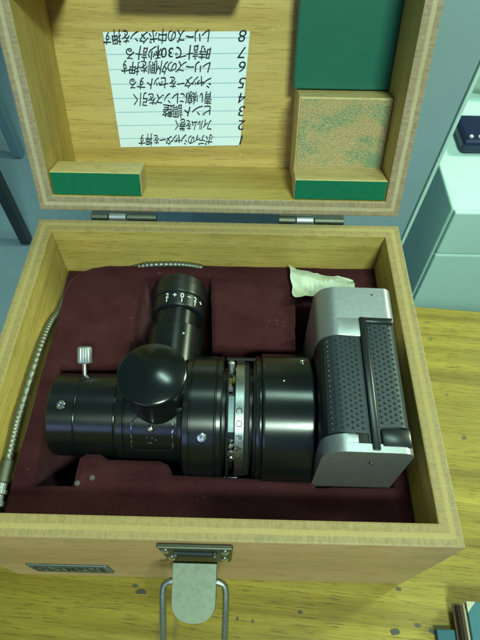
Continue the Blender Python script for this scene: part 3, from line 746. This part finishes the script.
# studs
bm = bmesh.new()
def surf(x):  # top surface height of the section
    if x < X0 + .0125: d = X0 + .0125 - x; return Z1 - .0125 + sqrt(max(0, .0125 ** 2 - d * d)), Vector((-(d) / .0125, 0, sqrt(max(0, 1 - (d / .0125) ** 2))))
    if x > X1 - .0055: d = x - X1 + .0055; return Z1 - .0055 + sqrt(max(0, .0055 ** 2 - d * d)), Vector((d / .0055, 0, sqrt(max(0, 1 - (d / .0055) ** 2))))
    return Z1, Vector((0, 0, 1))
def studs(xs, ya, yb, n):
    for i, x in enumerate(xs):
        z, nm = surf(x)
        for k in range(n):
            y = ya + (yb - ya) * (k + (.5 if i % 2 else .0) + .25) / n
            mw = PIV @ frame_z((x, y, z + .0002), nm); r = .00098
            v = [bm.verts.new(mw @ Vector(q)) for q in ((r, 0, 0), (0, r, 0), (-r, 0, 0), (0, -r, 0), (r * .45, 0, .0007), (0, r * .45, .0007), (-r * .45, 0, .0007), (0, -r * .45, .0007))]
            for a in range(4): bm.faces.new((v[a], v[(a + 1) % 4], v[(a + 1) % 4 + 4], v[a + 4]))
            bm.faces.new(v[4:])
studs([.0675 + .00262 * k for k in range(7)], .0515, .1075, 18)
studs([.0930 + .00262 * k for k in range(5)], .0550, .1185, 20)
so = mesh_obj('leather_studs', bm, 'leather', cb); so['kind'] = 'stuff'
# door edge bar, hinge block, catch
bm = bmesh.new(); box(bm, (.0866, .0405, .1380), (.0908, .1212, .1437), .0009, mw=PIV); mesh_obj('door_edge_bar', bm, 'blackp', cb, smooth=40)
bm = bmesh.new(); box(bm, (.0866, .1170, .1380), (.1062, .1212, .1434), .0009, mw=PIV); mesh_obj('door_frame', bm, 'blackp', cb, smooth=40)
bm = bmesh.new(); box(bm, (.0916, .0425, .1340), (.1068, .0528, .1431), .0013, mw=PIV); mesh_obj('hinge_block', bm, 'blackp', cb, smooth=40)
bm = bmesh.new(); box(bm, (.0792, .0440, .1370), (.0860, .0520, .1419), .0008, mw=PIV); mesh_obj('catch_recess', bm, 'matte', cb, smooth=40)
bm = bmesh.new(); box(bm, (.0795, .0398, .1330), (.0900, .0436, .1424), .0007, mw=PIV); mesh_obj('door_catch', bm, 'bright', cb, smooth=40)
bm = bmesh.new(); lathe(bm, [(0, .0016), (.004, .0016), (.0046, .0010), (.0046, 0)], frame_z((X0 + .001, .1372, .098), (-1, 0, 0)), 16); mesh_obj('strap_lug', bm, 'bright', cb, smooth=40)
bm = bmesh.new(); lathe(bm, [(0, .0011), (.0005, .0009), (.0005, 0)], PIV @ frame_z((.0885, .0390, .1285), (0, -1, 0)), 14); mesh_obj('screw', bm, 'steel', cb, smooth=40)
bm = bmesh.new(); lathe(bm, [(0, .0007), (.0002, .0006), (.0002, 0)], PIV @ Matrix.Translation((.0960, .1380, .1428)), 12); mesh_obj('screw', bm, 'dark', cb)

# ------------------------------------------------------------------ cable release along the walls
cr = root('cable_release', (-.1145, .09, .09), 'braided metal cable release tucked between the velvet and the left wall of the case', 'cable release')
P1 = [(-.1150, .0420, .0968), (-.1148, .0600, .0990), (-.1146, .0762, .1005), (-.1146, .1117, .0990), (-.1150, .1340, .0955), (-.1152, .1500, .0905), (-.1152, .164, .083), (-.1152, .178, .0790)]
P2 = [(-.1090, .1965, .0780), (-.085, .2015, .0790), (-.0720, .2026, .0830), (-.0553, .2030, .0890), (-.0324, .2030, .0907), (-.0160, .2030, .0885), (-.0060, .2030, .0830), (.0020, .2025, .0800)]
path = smooth_path(P1 + P2, 26)
rad = [.0024 + (.00030 if (i // 2) % 2 else -.0001) for i in range(len(path))]
bm = bmesh.new(); tube(bm, path, .003, 12, rad); mesh_obj('braided_sheath', bm, 'cable', cr, smooth=50)
d_ = Vector((-.0002, -.0180, -.0021)).normalized(); mw = frame_z((-.1150, .0425, .0968), d_)
bm = bmesh.new(); lathe(bm, [(-.004, .0032), (-.0035, .0037), (.0085, .0037), (.0090, .0032)], mw, 28); mesh_obj('ferrule', bm, 'steel', cr, smooth=40)
bm = bmesh.new(); lathe(bm, [(.0090, .0028), (.0125, .0028), (.0128, .0036), (.0150, .0036), (.0153, .0026), (.0185, .0026), (.0188, .0034), (.0215, .0034), (.0220, .0022)], mw, 40, ribs=(2, -.04)); mesh_obj('threaded_collar', bm, 'chrome', cr, smooth=30)
bm = bmesh.new(); lathe(bm, [(.0220, .0018), (.0262, .0018), (.0265, .0006)], mw, 20); mesh_obj('plunger_tip', bm, 'dark', cr, smooth=40)

# ------------------------------------------------------------------ crumpled tissue
bm = bmesh.new(); nu, nv_ = 44, 18; cor = [Vector((.0552, .1705, 0)), Vector((.1005, .1790, 0)), Vector((.1008, .1905, 0)), Vector((.0530, .2002, 0))]; layers = []
for lay in (0, 1):
    rows = []
    for j in range(nv_ + 1):
        row = []
        for i in range(nu + 1):
            s, t = i / nu, j / nv_
            q = cor[0].lerp(cor[1], s).lerp(cor[3].lerp(cor[2], s), t)
            q.x += .0009 * noise.noise(Vector((t * 4, s * 2, 9))) ; q.y += .0010 * noise.noise(Vector((s * 7, t * 2, 4)))
            r1 = 1 - abs(noise.noise(Vector((s * 5 + t * 2.5, t * 3 - s * 1.2, 2)))) * 2; r2 = 1 - abs(noise.noise(Vector((s * 13, t * 9 + s * 4, 7)))) * 2
            tri = lambda a: abs((a % 1.0) * 2 - 1)
            hgt = .0012 + .0040 * tri(t * 1.25 + .28 * s + .1) * (1 - .5 * s) + .0020 * tri(s * 2.3 - t * .8) + .0013 * tri(s * 3.7 + t * 2.1 + .3) * (1 - t) + .0030 * max(0, .25 - s) * 4 * t + .0006 * r2
            row.append(bm.verts.new((q.x, q.y, ZF + max(.0006, hgt) + lay * .0003)))
        rows.append(row)
    layers.append(rows)
for lay in (0, 1):
    g_ = layers[lay]
    for j in range(nv_):
        for i in range(nu):
            q = (g_[j][i], g_[j][i + 1], g_[j + 1][i + 1], g_[j + 1][i]); bm.faces.new(q if lay else q[::-1])
for a, b_ in [((0, i), (0, i + 1)) for i in range(nu)] + [((j, nu), (j + 1, nu)) for j in range(nv_)] + [((nv_, i + 1), (nv_, i)) for i in range(nu)] + [((j + 1, 0), (j, 0)) for j in range(nv_)]:
    bm.faces.new((layers[0][a[0]][a[1]], layers[0][b_[0]][b_[1]], layers[1][b_[0]][b_[1]], layers[1][a[0]][a[1]]))
thing(mesh_obj('crumpled_tissue', bm, 'tissue', smooth=22), 'crumpled pale tissue lying on the velvet beside the back of the silver camera', 'tissue')

bpy.data.objects.remove(_to); bpy.data.curves.remove(_tc)
